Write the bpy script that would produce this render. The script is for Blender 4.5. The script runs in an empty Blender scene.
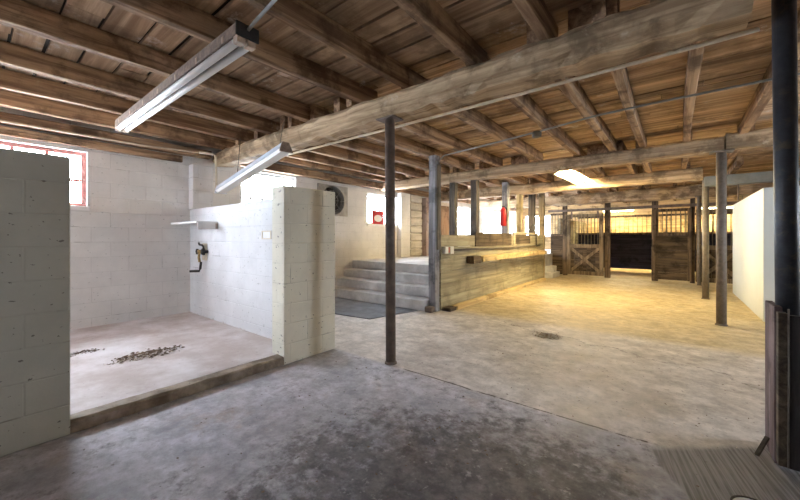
import bpy, bmesh, math, random
from mathutils import Vector, Matrix
random.seed(7)
S = bpy.context.scene
COL = S.collection
V = Vector

# ---------------------------------------------------------------- node helpers
class NT:
    def __init__(self, name):
        self.m = bpy.data.materials.new(name); self.m.use_nodes = True
        self.t = self.m.node_tree; self.t.nodes.clear()
        self.out = self.t.nodes.new('ShaderNodeOutputMaterial')
    def n(self, typ, **kw):
        o = self.t.nodes.new(typ)
        for k, v in kw.items(): setattr(o, k, v)
        return o
    def put(self, sock, v):
        if isinstance(v, bpy.types.NodeSocket): self.t.links.new(v, sock)
        elif v is not None:
            if sock.type == 'RGBA' and len(v) == 3: v = (*v, 1)
            sock.default_value = v
    def pos(self): return self.n('ShaderNodeNewGeometry').outputs['Position']
    def island(self): return self.n('ShaderNodeNewGeometry').outputs['Random Per Island']
    def xyz(self, v):
        s = self.n('ShaderNodeSeparateXYZ'); self.put(s.inputs[0], v); return s.outputs
    def comb(self, x, y, z):
        c = self.n('ShaderNodeCombineXYZ')
        for i, a in enumerate((x, y, z)): self.put(c.inputs[i], a)
        return c.outputs[0]
    def mp(self, v, scale=(1, 1, 1), loc=(0, 0, 0)):
        m = self.n('ShaderNodeMapping'); self.put(m.inputs['Vector'], v)
        m.inputs['Scale'].default_value = scale; m.inputs['Location'].default_value = loc
        return m.outputs[0]
    def noise(self, v, scale, detail=5, rough=.6, dist=0.):
        o = self.n('ShaderNodeTexNoise'); self.put(o.inputs['Vector'], v)
        o.inputs['Scale'].default_value = scale; o.inputs['Detail'].default_value = detail
        o.inputs['Roughness'].default_value = rough; o.inputs['Distortion'].default_value = dist
        return o.outputs['Fac']
    def math(self, op, a, b=None, c=None):
        o = self.n('ShaderNodeMath', operation=op)
        self.put(o.inputs[0], a)
        if b is not None: self.put(o.inputs[1], b)
        if c is not None: self.put(o.inputs[2], c)
        return o.outputs[0]
    def ss(self, v, a, b, to=(0, 1)):
        o = self.n('ShaderNodeMapRange', interpolation_type='SMOOTHSTEP')
        self.put(o.inputs[0], v)
        for i, x in enumerate((a, b, to[0], to[1])): self.put(o.inputs[i + 1], x)
        return o.outputs[0]
    def mix(self, f, a, b, mode='MIX'):
        o = self.n('ShaderNodeMix', data_type='RGBA', blend_type=mode)
        self.put(o.inputs[0], f); self.put(o.inputs[6], a); self.put(o.inputs[7], b)
        return o.outputs[2]
    def bump(self, h, strength=.3, dist=.01, normal=None):
        o = self.n('ShaderNodeBump'); self.put(o.inputs['Height'], h)
        o.inputs['Strength'].default_value = strength; o.inputs['Distance'].default_value = dist
        if normal is not None: self.put(o.inputs['Normal'], normal)
        return o.outputs[0]
    def done(self, color, rough=.8, normal=None, metal=0., spec=.3, emit=None, estr=0.):
        p = self.n('ShaderNodeBsdfPrincipled')
        self.put(p.inputs['Base Color'], color); self.put(p.inputs['Roughness'], rough)
        p.inputs['Metallic'].default_value = metal
        p.inputs['Specular IOR Level'].default_value = spec
        if normal is not None: self.put(p.inputs['Normal'], normal)
        if emit is not None:
            self.put(p.inputs['Emission Color'], emit); p.inputs['Emission Strength'].default_value = estr
        self.t.links.new(p.outputs[0], self.out.inputs[0])
        return self.m

def wood(name, dark, light, axis, rough=.85, stain=None, stain_amt=.0, isl=.35, grain=1., spec=.2, blot=.75):
    """weathered timber, grain along the axis; stain = second colour in blotches"""
    t = NT(name); p = t.pos()
    k = [7 * grain] * 3; k['XYZ'.index(axis)] = .35 * grain
    off = t.math('MULTIPLY', t.island(), 17.)
    v = t.n('ShaderNodeVectorMath', operation='ADD')
    t.put(v.inputs[0], t.mp(p, k)); t.put(v.inputs[1], t.comb(off, off, off))
    g = t.noise(v.outputs[0], 2.2, 7, .65, .6)
    c = t.mix(t.ss(g, .33, .68), dark, light)
    b = t.noise(p, 2.6, 6, .65)
    c = t.mix(t.ss(b, .52, .36, (0, blot)), c, tuple(x * .45 for x in dark))
    if stain is not None:
        s = t.noise(t.mp(p, (1.3, 1.3, 1.3), (3, 1, 7)), 2.4, 8, .7)
        c = t.mix(t.ss(s, .66 - stain_amt * .25, .78 - stain_amt * .25, (0, .85)), c, stain)
    br = t.math('ADD', t.math('MULTIPLY', t.island(), isl), 1 - isl * .6)
    c = t.mix(1., c, t.comb(br, br, br), 'MULTIPLY')
    n = t.bump(g, .45, .012)
    n = t.bump(t.noise(p, 22, 4), .2, .006, n)
    return t.done(c, rough, n, spec=spec)

def block(name, paint, speck=.5, joint=.55, grime=None, rough=.7):
    """painted concrete block wall: 40 x 20 cm courses, chips, dirt"""
    t = NT(name); p = t.pos(); o = t.xyz(p)
    u = t.math('ADD', o[0], o[1])
    br = t.n('ShaderNodeTexBrick'); br.offset = .5
    t.put(br.inputs['Vector'], t.comb(u, t.math('ADD', o[2], .004), 0.))
    br.inputs['Scale'].default_value = 1.; br.inputs['Brick Width'].default_value = .4
    br.inputs['Row Height'].default_value = .2; br.inputs['Mortar Size'].default_value = .006
    br.inputs['Mortar Smooth'].default_value = .6
    br.inputs['Color1'].default_value = (1, 1, 1, 1); br.inputs['Color2'].default_value = (.93, .93, .93, 1)
    br.inputs['Mortar'].default_value = (.8, .8, .8, 1)
    c = t.mix(t.ss(t.noise(p, 1.7, 6, .65), .35, .7), tuple(x * .86 for x in paint), paint)
    c = t.mix(joint, c, br.outputs['Color'], 'MULTIPLY')
    # worn open joints: dark where a noise gates the mortar
    gate = t.math('MULTIPLY', br.outputs['Fac'], t.ss(t.noise(p, 3.1, 4), .56, .66))
    c = t.mix(t.math('MULTIPLY', gate, .45), c, (.16, .13, .11))
    chips = t.ss(t.noise(t.mp(p, (1, 1, 1.4)), 24, 3, .5), .665, .70)
    c = t.mix(t.math('MULTIPLY', chips, speck), c, (.13, .12, .11))
    blot = t.ss(t.noise(t.mp(p, (1, 1, .7), (4, 2, 1)), 3.6, 7, .7), .66, .8, (0, .4))
    c = t.mix(blot, c, (.34, .30, .25))
    if grime is not None:
        h = t.math('MULTIPLY', t.math('SUBTRACT', o[2], grime[1]), -5.)
        k = t.math('ADD', t.noise(p, 9, 6, .7), t.math('MAXIMUM', t.math('MULTIPLY', h, .35), -.5))
        c = t.mix(t.ss(k, .5, .75, (0, .7)), c, grime[0])
    n = t.bump(br.outputs['Fac'], .5, -.006)
    n = t.bump(t.noise(p, 60, 4), .22, .004, n)
    return t.done(c, rough, n, spec=.25)

def plain(name, col, rough=.6, metal=0., var=.25, scale=9, dirt=None, spec=.3, bump=.1, emit=None, estr=0.):
    t = NT(name); p = t.pos()
    a = t.noise(p, scale, 6, .65)
    c = t.mix(t.ss(a, .3, .7), tuple(x * (1 - var) for x in col), col)
    if dirt is not None:
        c = t.mix(t.ss(t.noise(t.mp(p, (1, 1, 1), (2, 5, 1)), scale * .8, 7, .7), .52, .7, (0, .85)), c, dirt)
    return t.done(c, rough, t.bump(a, bump, .005), metal, spec, emit, estr)

def concrete(name, col, dark, scale=2.2, spots=.5):
    t = NT(name); p = t.pos()
    c = t.mix(t.ss(t.noise(p, scale, 8, .65), .35, .68), dark, col)
    c = t.mix(t.ss(t.noise(p, 34, 3, .5), .68, .74, (0, spots)), c, tuple(x * .3 for x in dark))
    n = t.bump(t.noise(p, 45, 5, .7), .25, .006)
    return t.done(c, .75, n, spec=.3)

def floor_mat():
    t = NT('worn_concrete_floor'); p = t.pos(); o = t.xyz(p)
    big = t.noise(p, .9, 6, .6); med = t.noise(p, 2.6, 8, .68); fine = t.noise(p, 13, 6, .7)
    wob = t.math('MULTIPLY', t.math('SUBTRACT', t.noise(p, 3.3, 5, .6), .5), .05)
    y = t.math('ADD', o[1], wob)
    # front slab: blue grey concrete with black stain and pink wear
    f = t.mix(t.ss(med, .35, .65), (.34, .335, .375), (.64, .63, .685))
    f = t.mix(t.ss(t.noise(t.mp(p, (1, 1, 1), (7, 3, 0)), 1.6, 7, .7), .55, .70, (0, .75)), f, (.42, .34, .30))
    dx = t.math('SUBTRACT', o[0], -.62); dy = t.math('SUBTRACT', o[1], 1.35)
    d = t.math('SQRT', t.math('ADD', t.math('MULTIPLY', dx, dx), t.math('MULTIPLY', t.math('MULTIPLY', dy, dy), 1.5)))
    reg = t.ss(d, 1.75, .3)
    st = t.ss(t.math('ADD', t.math('ADD', t.math('MULTIPLY', med, .55), t.math('MULTIPLY', fine, .45)), t.math('MULTIPLY', reg, .22)), .50, .68)
    f = t.mix(t.math('MULTIPLY', st, .86), f, t.mix(t.ss(t.noise(p, 7, 8, .75), .4, .62), (.045, .04, .042), (.17, .15, .15)))
    f = t.mix(t.ss(t.noise(t.mp(p, (1, 1, 1), (1, 9, 0)), 16, 5, .7), .58, .68, (0, .5)), f, (.56, .54, .55))
    # rear slab: tan dusty concrete
    r = t.mix(t.ss(med, .36, .66), (.46, .415, .375), (.70, .655, .61))
    r = t.mix(t.ss(big, .45, .62, (0, .5)), r, (.68, .66, .64))
    r = t.mix(t.ss(fine, .57, .68, (0, .5)), r, (.25, .20, .155))
    gr = t.noise(t.mp(p, (1, 1, 1), (8, 1, 0)), 7, 10, .8)
    far = t.mix(t.ss(t.noise(p, 1.6, 7, .65), .3, .7), (.45, .36, .21), (.60, .50, .32))  # yellow far floor: tan dust plus the lamp's yellow painted into the colour
    r = t.mix(t.ss(y, 5.0, 5.45), r, far)
    c = t.mix(t.ss(y, 2.53, 2.62), f, r)
    gk = t.ss(gr, .36, .64, (.70, 1.12)); c = t.mix(1., c, t.comb(gk, gk, gk), 'MULTIPLY')
    # brushed patch of newer concrete by the guarded pipe
    cx = t.math('ADD', o[0], t.math('MULTIPLY', wob, 1.2))
    rot = t.n('ShaderNodeMapping'); t.put(rot.inputs['Vector'], p); rot.inputs['Rotation'].default_value = (0, 0, -.2)
    brl = t.noise(t.mp(rot.outputs[0], (75, 2.2, 1)), 1., 3, .5, .4)
    edge = t.math('ADD', t.math('ADD', o[0], t.math('MULTIPLY', wob, 1.5)), t.math('MULTIPLY', t.math('SUBTRACT', o[1], 2.5), .5))
    top = t.math('SUBTRACT', y, t.math('MULTIPLY', t.math('ADD', o[0], .12), .87))
    pm = t.math('MULTIPLY', t.ss(edge, -.14, -.10), t.ss(top, 2.56, 2.46))
    pc = t.mix(t.ss(brl, .36, .64), (.12, .115, .12), (.29, .285, .29))
    c = t.mix(pm, c, t.mix(t.ss(med, .4, .7, (0, .5)), pc, (.33, .32, .31)))
    # joint between the slabs and a wandering crack
    cr = t.ss(t.math('ABSOLUTE', t.math('SUBTRACT', y, 2.585)), .013, .003)
    cr = t.math('MULTIPLY', cr, t.math('MULTIPLY', t.ss(o[0], -2.2, -1.9), t.ss(o[0], -.06, -.14)))
    cr = t.math('MULTIPLY', cr, t.ss(fine, .36, .5))
    w2 = t.math('MULTIPLY', t.math('SUBTRACT', t.noise(t.mp(p, (1, 1, 1), (5, 5, 0)), 1.1, 6, .65), .5), 1.5)
    yy = t.math('ADD', t.math('ADD', o[1], t.math('MULTIPLY', o[0], .35)), w2)
    c2 = t.math('MULTIPLY', t.ss(t.math('ABSOLUTE', t.math('SUBTRACT', yy, 4.35)), .028, .004), t.math('MULTIPLY', t.ss(fine, .42, .58), t.math('MULTIPLY', t.ss(o[1], 3.3, 3.5), t.ss(o[1], 5.2, 5.0))))
    c = t.mix(t.math('MAXIMUM', cr, t.math('MULTIPLY', c2, .8)), c, (.06, .045, .035))
    # specks of dung and straw
    sp = t.ss(t.noise(t.mp(p, (1, 1, 1), (2, 2, 0)), 27, 2, .5), .70, .735, (0, .7))
    c = t.mix(sp, c, (.09, .07, .055))
    dk = t.math('SUBTRACT', o[0], -1.27); dl = t.math('SUBTRACT', o[1], 4.6)
    dd = t.math('ADD', t.math('SQRT', t.math('ADD', t.math('MULTIPLY', dk, dk), t.math('MULTIPLY', dl, dl))), t.math('MULTIPLY', t.math('SUBTRACT', fine, .5), .35))
    c = t.mix(t.ss(dd, .2, .08, (0, .92)), c, (.05, .04, .035))
    h = t.math('ADD', t.math('MULTIPLY', fine, .6), t.math('MULTIPLY', pm, t.math('MULTIPLY', brl, .9)))
    n = t.bump(h, .35, .012)
    n = t.bump(t.noise(p, 70, 4, .7), .2, .004, n)
    rg = t.ss(med, .3, .7, (.5, .75))
    return t.done(c, rg, n, spec=.35)

def pane_mat():
    t = NT('window_glass')
    a = t.n('ShaderNodeBsdfTransparent'); a.inputs[0].default_value = (.95, .97, .98, 1)
    g = t.n('ShaderNodeBsdfGlossy'); g.inputs['Roughness'].default_value = .05
    m = t.n('ShaderNodeMixShader'); m.inputs[0].default_value = .06
    t.t.links.new(a.outputs[0], m.inputs[1]); t.t.links.new(g.outputs[0], m.inputs[2])
    t.t.links.new(m.outputs[0], t.out.inputs[0])
    return t.m

M = dict(
    joist_y=wood('joist_wood_along_depth', (.155, .088, .05), (.48, .325, .20), 'Y', stain=(.55, .47, .39), stain_amt=.15),
    beam_x=wood('hewn_beam_wood', (.29, .20, .12), (.60, .45, .29), 'X', stain=(.60, .49, .36), stain_amt=.3),
    plank_x=wood('ceiling_plank_wood', (.29, .185, .115), (.66, .485, .325), 'X', isl=.55, stain=(.70, .62, .55), stain_amt=.3, grain=.55, blot=.5),
    plank_y=wood('half_wall_plank_wood', (.25, .215, .145), (.44, .40, .28), 'Y', isl=.3, blot=.35),
    plank_dark=wood('dark_plank_wood', (.045, .032, .022), (.13, .10, .07), 'Y', isl=.3),
    yellow_y=wood('fresh_yellow_lumber', (.46, .33, .16), (.66, .52, .28), 'Y', isl=.2),
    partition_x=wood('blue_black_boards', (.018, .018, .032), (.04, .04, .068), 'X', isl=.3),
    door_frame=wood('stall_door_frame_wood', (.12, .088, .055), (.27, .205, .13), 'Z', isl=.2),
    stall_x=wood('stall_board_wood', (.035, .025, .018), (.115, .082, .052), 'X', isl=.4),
    stall_z=wood('stall_frame_wood', (.06, .043, .03), (.18, .13, .085), 'Z', isl=.3),
    post_z=wood('grey_post_wood', (.17, .168, .18), (.36, .355, .375), 'Z', isl=.2),
    post_dark=wood('dark_post_wood', (.07, .06, .052), (.19, .165, .14), 'Z', isl=.2),
    post_tan=wood('tan_post_wood', (.20, .15, .085), (.46, .37, .23), 'Z', isl=.2),
    post_pink=wood('whitewashed_timber', (.30, .22, .19), (.52, .42, .38), 'Z', isl=.2),
    log=wood('whitewashed_log', (.46, .42, .36), (.66, .61, .54), 'Y', isl=.2, blot=.25),
    panel=wood('brown_plywood', (.25, .15, .085), (.42, .28, .175), 'Z', isl=.2),
    back_x=wood('stall_back_wall_wood', (.38, .27, .14), (.62, .47, .27), 'X', isl=.3),
    box_z=wood('black_oiled_board', (.018, .014, .015), (.06, .05, .05), 'Z', isl=.3, rough=.55, spec=.4),
    box_edge=wood('purple_grey_board', (.09, .06, .06), (.22, .165, .165), 'Z', isl=.2),
    white_block=block('white_painted_block', (.73, .73, .745), .35, .45, ((.36, .27, .20), .08)),
    left_block=block('whitewashed_block', (.78, .76, .74), .4, .55, ((.30, .22, .16), .02)),
    cream_block=block('cream_painted_block', (.76, .725, .61), .75, .4, ((.36, .29, .2), .0)),
    grey_block=block('grey_cream_block', (.50, .49, .43), .9, .12, ((.30, .25, .18), .0)),
    part_white=plain('white_partition_paint', (.60, .63, .60), .6, var=.06, scale=1.5, bump=.05),
    floor=floor_mat(),
    wash=concrete('wash_bay_concrete', (.68, .64, .64), (.44, .37, .34), 1.5, .5),
    curb=concrete('curb_concrete', (.36, .30, .24), (.14, .105, .075), 4, .5),
    step=concrete('step_concrete', (.66, .65, .645), (.42, .41, .41), 2.4, .5),
    mat=plain('dark_rubber_mat', (.19, .19, .205), .7, var=.4, scale=5),
    rust=plain('rusty_steel', (.19, .145, .12), .6, .15, .4, 12, (.22, .13, .085)),
    darkpipe=plain('dark_blue_steel', (.045, .048, .058), .5, .35, .35, 14, (.09, .07, .05)),
    greysteel=plain('grey_steel', (.27, .28, .27), .55, .3, .25, 6),
    tanpipe=plain('tan_coated_steel', (.20, .17, .14), .6, .1, .3, 16, (.13, .10, .075)),
    housing=plain('rusty_light_housing', (.27, .20, .16), .6, .2, .5, 20, (.10, .06, .045)),
    reflector=plain('grey_lamp_reflector', (.62, .66, .74), .45, .1, .12, 6),
    tube=plain('white_glass_tube', (.95, .95, .95), .5, 0, .02, 3, spec=.3, bump=0),
    socket=plain('lamp_end_socket', (.55, .42, .32), .6, 0, .3, 20),
    black=plain('black_plastic', (.02, .019, .018), .55, 0, .3, 20),
    cable=plain('grey_cable', (.30, .31, .31), .5, 0, .2, 10),
    conduit=plain('pale_painted_conduit', (.68, .58, .44), .6, 0, .25, 12),
    wire=plain('dark_wire', (.10, .085, .06), .6, 0, .2, 10),
    redframe=plain('faded_red_frame_paint', (.52, .22, .19), .6, 0, .35, 14, (.62, .46, .42)),
    whiteframe=plain('white_frame_paint', (.78, .76, .75), .6, 0, .15, 12),
    sill=plain('white_sill_paint', (.82, .81, .81), .6, 0, .1, 8),
    red=plain('red_paint', (.40, .02, .025), .45, 0, .15, 8),
    brickred=plain('red_barn_paint', (.50, .16, .10), .7, 0, .3, 6),
    fan=plain('dull_fan_metal', (.40, .385, .37), .5, .3, .3, 10),
    fandark=plain('sooty_fan_blade', (.055, .045, .04), .6, .3, .4, 12),
    brass=plain('aged_brass', (.42, .29, .12), .4, .8, .4, 30, (.08, .06, .04)),
    valve=plain('black_iron_fitting', (.05, .042, .038), .5, .5, .4, 30),
    boxwhite=plain('white_electrical_box', (.72, .70, .66), .5, 0, .1, 10),
    boxred=plain('red_box_cover', (.45, .12, .08), .5, 0, .2, 10),
    bar=plain('stall_bar_steel', (.17, .145, .105), .5, .4, .3, 10),
    leaves=plain('dry_litter', (.20, .14, .10), .9, 0, .5, 30),
    pale_chip=plain('pale_straw_chip', (.62, .54, .44), .9, 0, .4, 30),
    glow=plain('lit_yellow_tube', (1, .9, .6), .4, 0, 0, 3, emit=(1., .78, .40), estr=210, bump=0),
    glass=pane_mat(),
    lampwhite=plain('white_lamp_sheet', (.85, .82, .70), .4, 0, .05, 4),
    sky_block=plain('dark_sky_block', (.05, .035, .025), .9, 0, .3, 3),
)

# ---------------------------------------------------------------- mesh helpers
def BM(): return bmesh.new()
def box(bm, x0, x1, y0, y1, z0, z1):
    vs = [bm.verts.new((x, y, z)) for x in (x0, x1) for y in (y0, y1) for z in (z0, z1)]
    for f in ((0, 1, 3, 2), (4, 6, 7, 5), (0, 4, 5, 1), (2, 3, 7, 6), (0, 2, 6, 4), (1, 5, 7, 3)):
        bm.faces.new([vs[i] for i in f])
    return vs
def frame_of(p0, p1):
    d = (p1 - p0).normalized()
    up = V((0, 0, 1)) if abs(d.z) < .95 else V((0, 1, 0))
    s = d.cross(up).normalized(); u = s.cross(d).normalized()
    return d, s, u
def loft(bm, rings, cap=True, smooth=False):
    rr = [[bm.verts.new(p) for p in r] for r in rings]
    n = len(rr[0])
    for a, b in zip(rr, rr[1:]):
        for i in range(n):
            f = bm.faces.new((a[i], a[(i + 1) % n], b[(i + 1) % n], b[i])); f.smooth = smooth
    if cap:
        bm.faces.new(list(reversed(rr[0]))); bm.faces.new(rr[-1])
def bar(bm, p0, p1, w, h, roll=0.):
    p0, p1 = V(p0), V(p1); d, s, u = frame_of(p0, p1)
    if roll: R = Matrix.Rotation(roll, 3, d); s, u = R @ s, R @ u
    loft(bm, [[p + s * a * w / 2 + u * b * h / 2 for a, b in ((-1, -1), (1, -1), (1, 1), (-1, 1))] for p in (p0, p1)])
def timber(bm, p0, p1, w, h, seg=14, jit=.006, ch=.012, wave=.0, seed=0):
    """a hewn timber: chamfered section, uneven along its length"""
    p0, p1 = V(p0), V(p1); d, s, u = frame_of(p0, p1); L = (p1 - p0).length
    rnd = random.Random(seed); ph = rnd.random() * 6
    prof = [(-w/2 + ch, -h/2), (w/2 - ch, -h/2), (w/2, -h/2 + ch), (w/2, h/2 - ch), (w/2 - ch, h/2), (-w/2 + ch, h/2), (-w/2, h/2 - ch), (-w/2, -h/2 + ch)]
    rings = []
    for i in range(seg + 1):
        k = i / seg; c = p0.lerp(p1, k) + s * wave * math.sin(ph + k * 5) + u * wave * .4 * math.sin(ph * 2 + k * 7)
        rings.append([c + s * (a + rnd.uniform(-jit, jit)) + u * (b + (rnd.uniform(-jit, jit))) for a, b in prof])
    loft(bm, rings)
def tube(bm, p0, p1, r, n=14, r2=None, cap=True):
    p0, p1 = V(p0), V(p1); d, s, u = frame_of(p0, p1); r2 = r if r2 is None else r2
    ring = lambda p, q: [p + (s * math.cos(2 * math.pi * i / n) + u * math.sin(2 * math.pi * i / n)) * q for i in range(n)]
    loft(bm, [ring(p0, r), ring(p1, r2)], cap, True)
def path(bm, pts, r, n=8):
    pts = [V(p) for p in pts]; rings = []
    for i, p in enumerate(pts):
        a = pts[max(0, i - 1)]; b = pts[min(len(pts) - 1, i + 1)]
        d, s, u = frame_of(a, b)
        rings.append([p + (s * math.cos(2 * math.pi * k / n) + u * math.sin(2 * math.pi * k / n)) * r for k in range(n)])
    loft(bm, rings, True, True)
def lathe(bm, c, axis, prof, n=24):
    """prof: (distance along axis, radius)"""
    c = V(c); d = V(axis).normalized(); _, s, u = frame_of(c, c + d)
    loft(bm, [[c + d * a + (s * math.cos(2 * math.pi * k / n) + u * math.sin(2 * math.pi * k / n)) * max(q, .0005) for k in range(n)] for a, q in prof], True, True)

def link(name, bm, mat, parent=None, org=None, bev=0.):
    bmesh.ops.recalc_face_normals(bm, faces=bm.faces[:])
    if parent is not None:
        p = parent
        while p.parent is not None: p = p.parent
        org = V(p.location)
    elif org is None:
        xs = [v.co for v in bm.verts]
        org = V(((min(v.x for v in xs) + max(v.x for v in xs)) / 2, (min(v.y for v in xs) + max(v.y for v in xs)) / 2, min(v.z for v in xs)))
    bm.transform(Matrix.Translation(-V(org)))
    me = bpy.data.meshes.new(name); bm.to_mesh(me); bm.free()
    me.materials.append(M[mat] if isinstance(mat, str) else mat)
    o = bpy.data.objects.new(name, me); COL.objects.link(o)
    if parent is not None: o.parent = parent
    else: o.location = org
    if bev:
        b = o.modifiers.new('edge', 'BEVEL'); b.width = bev; b.segments = 2; b.limit_method = 'ANGLE'
    return o
def tag(o, label, cat, group=None, kind=None):
    o['label'] = label; o['category'] = cat
    if group: o['group'] = group
    if kind: o['kind'] = kind
    return o
def thing(name, loc, label, cat, group=None):
    o = bpy.data.objects.new(name, None); COL.objects.link(o); o.location = loc; o.empty_display_size = .1
    return tag(o, label, cat, group)
def structure(name, bm, mat, bev=0., label=None):
    o = link(name, bm, mat, bev=bev); o['kind'] = 'structure'
    if label: o['label'] = label
    return o
ORD = ['first', 'second', 'third', 'fourth', 'fifth', 'sixth', 'seventh', 'eighth', 'ninth', 'tenth', 'eleventh', 'twelfth', 'thirteenth', 'fourteenth']

XL, YB, YF, XR = -6.0, -3.0, 17.0, 4.4       # left wall, wall behind the camera, far wall, right wall
ZJ = 2.68                                     # underside of the joists
ZC = 2.86                                     # underside of the ceiling boards

# ---------------------------------------------------------------- shell
def wall_with_openings(name, mat, axis, c0, c1, u0, u1, z0, z1, ops, cuts=()):
    us = sorted({u0, u1, *[o[0] for o in ops], *[o[1] for o in ops]})
    zs = sorted({z0, z1, *[o[2] for o in ops], *[o[3] for o in ops]})
    bm = BM()
    for a, b in zip(us, us[1:]):
        run = None
        for p, q in zip(zs, zs[1:]):
            hole = any(o[0] <= a and b <= o[1] and o[2] <= p and q <= o[3] for o in ops)
            if hole:
                if run: _cell(bm, axis, c0, c1, a, b, *run); run = None
            else: run = (run[0], q) if run else (p, q)
        if run: _cell(bm, axis, c0, c1, a, b, *run)
    return structure(name, bm, mat)
def _cell(bm, axis, c0, c1, a, b, p, q):
    if axis == 'X': box(bm, c0, c1, a, b, p, q)
    else: box(bm, a, b, c0, c1, p, q)

W1 = (-.80, .96, 1.66, 2.37); W2 = (3.0, 4.12, 1.84, 2.47); FAN = (4.66, 5.52, 1.75, 2.43)
W3 = (6.2, 7.35, 1.60, 2.37); W4 = (10.25, 11.9, 1.35, 2.36); W5 = (12.8, 14.7, 1.35, 2.34)
W6 = (-5.75, -4.55, 1.35, 2.34)                     # in the far wall
W9 = (-5.7, -4.9, 1.5, 2.3)                        # unseen window behind the stub, added to brighten the wash bay
W8 = (4.9, 5.9, 1.2, 2.2)  # unseen window in the right wall, put in to light the pillar
wall_with_openings('wall_left', 'left_block', 'X', XL - .22, XL, YB - .2, YF + .2, 0, 3.0, [W1, W2, FAN, W3, W4, W5])
wall_with_openings('wall_far', 'back_x', 'Y', YF, YF + .22, XL, XR, 0, 3.0, [W6])
wall_with_openings('wall_right', 'left_block', 'X', XR, XR + .22, YB - .2, YF + .2, 0, 3.0, [W8])
wall_with_openings('wall_back', 'left_block', 'Y', YB - .22, YB, XL, XR, 0, 3.0, [W9])

bm = BM(); box(bm, XL - .2, XR + .2, YB - .2, YF + .2, -.2, 0); structure('floor', bm, 'floor')
bm = BM(); box(bm, XL, -3.13, YB, 2.179, 0, .08); structure('floor_wash_bay', bm, 'wash')
bm = BM(); timber(bm, (-3.07, .40, .036), (-3.07, 1.93, .036), .13, .092, 18, .004, .014); structure('trim_curb', bm, 'curb')
# raised floor beyond the steps
bm = BM(); box(bm, XL, -3.30, 5.845, YF, 0, .72); structure('floor_platform', bm, 'step')

# ceiling: boards across the joists, dark slab added above to block sky light
bm = BM(); rnd = random.Random(3)
y = YB
while y < YF:
    wd = rnd.uniform(.20, .29) if y < 2.4 else rnd.uniform(.15, .21)
    x = XL - .1 - rnd.uniform(0, 2.)
    while x < XR:
        L = rnd.uniform(2.2, 4.2)
        a, b = max(x, XL - .05), min(x + L, XR + .05)
        if b > a + .02:
            dz = rnd.uniform(0, .008); tl = rnd.uniform(-.004, .004); g = rnd.choice([.012, .016, .022, .03]) if y < 2.4 else rnd.choice([.005, .008, .012, .018])
            vs = box(bm, a, b - .006, y, y + wd - g, ZC + dz, ZC + dz + .026)
            for v in vs: v.co.z += tl * (1 if v.co.y > y + wd / 2 else -1)
        x += L
    y += wd
structure('ceiling', bm, 'plank_x')
bm = BM(); box(bm, XL - .22, XR + .22, YB - .22, YF + .22, 2.96, 3.05); structure('ceiling_sky_block', bm, 'sky_block')

# wash bay walls
bm = BM(); box(bm, -3.2, -3.0, -1.3, .40, 0, 1.765); structure('wall_stub', bm, 'grey_block', .008)
bm = BM(); box(bm, -3.22, -3.0, 1.93, 2.58, 0, 1.77); structure('wall_pillar', bm, 'cream_block', .008)
bm = BM(); box(bm, XL, -3.22, 2.18, 2.38, 0, 1.70); structure('wall_divider', bm, 'white_block', .006)
bm = BM(); box(bm, XL, -5.84, 2.16, 2.46, 1.705, 2.40); structure('trim_pilaster', bm, 'white_block', .006)
bm = BM(); box(bm, XL, -5.86, 7.38, 7.8, .72, 2.5); structure('trim_pier', bm, 'left_block', .01)
# white partition, two faces
bm = BM()
loft(bm, [[V(p + (z,)) for p in ((1.03, 7.40), (XR, 7.40), (XR, 7.55), (1.18, 7.55), (1.18, 10.9), (1.03, 10.9))] for z in (0, 2.0)])
structure('wall_partition', bm, 'part_white', .006)
# plate along the top of the left wall
bm = BM(); timber(bm, (-5.93, YB, 2.60), (-5.93, 2.45, 2.60), .14, .12, 12, .004, .008)
timber(bm, (-5.96, YB, 2.47), (-5.96, 2.05, 2.47), .07, .10, 12, .003, .006); structure('trim_wall_plate', bm, 'joist_y')
bm = BM(); timber(bm, (-5.93, 2.9, 2.58), (-5.93, YF, 2.58), .14, .15, 26, .004, .008); structure('trim_rear_wall_plate', bm, 'joist_y')

# windows
def window(name, axis, c, u0, u1, z0, z1, vert, horiz, mat='redframe', sill=True):
    """c: inner wall face; the frame sits 8 cm back into the 22 cm reveal"""
    sg = -1 if c < 0 or axis == 'X' and c < 0 else 1
    def bx(bm, a, b, p, q, d0, d1):
        e0, e1 = sorted((c + sg * d0, c + sg * d1))
        if axis == 'X': box(bm, e0, e1, a, b, p, q)
        else: box(bm, a, b, e0, e1, p, q)
    r = bpy.data.objects.new(name, None); COL.objects.link(r); r['kind'] = 'structure'
    r.location = (c, (u0 + u1) / 2, z0) if axis == 'X' else ((u0 + u1) / 2, c, z0)
    bm = BM(); t = .045
    bx(bm, u0, u1, z0, z0 + t, .07, .13); bx(bm, u0, u1, z1 - t, z1, .07, .13)
    bx(bm, u0, u0 + t, z0 + t, z1 - t, .07, .13); bx(bm, u1 - t, u1, z0 + t, z1 - t, .07, .13)
    link('window_frame', bm, mat, r)
    bm = BM()
    for v in vert: bx(bm, v - .016, v + .016, z0 + t, z1 - t, .085, .115)
    for h in horiz: bx(bm, u0 + t, u1 - t, h - .016, h + .016, .088, .112)
    link('glazing_bars', bm, mat, r)
    bm = BM(); bx(bm, u0 + t, u1 - t, z0 + t, z1 - t, .098, .102); link('window_pane', bm, 'glass', r)
    if sill:
        bm = BM(); bx(bm, u0 - .02, u1 + .02, z0 - .05, z0 + .004, -.03, .07); link('window_sill', bm, 'sill', r, bev=.004)
    return r
def spl(a, b, n): return [a + (b - a) * i / n for i in range(1, n)]
window('window_1', 'X', XL, *W1, [-.36, .0, .31, .60], [2.0])
window('window_2', 'X', XL, *W2, spl(3.0, 4.12, 5), [1.98], 'whiteframe')
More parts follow.
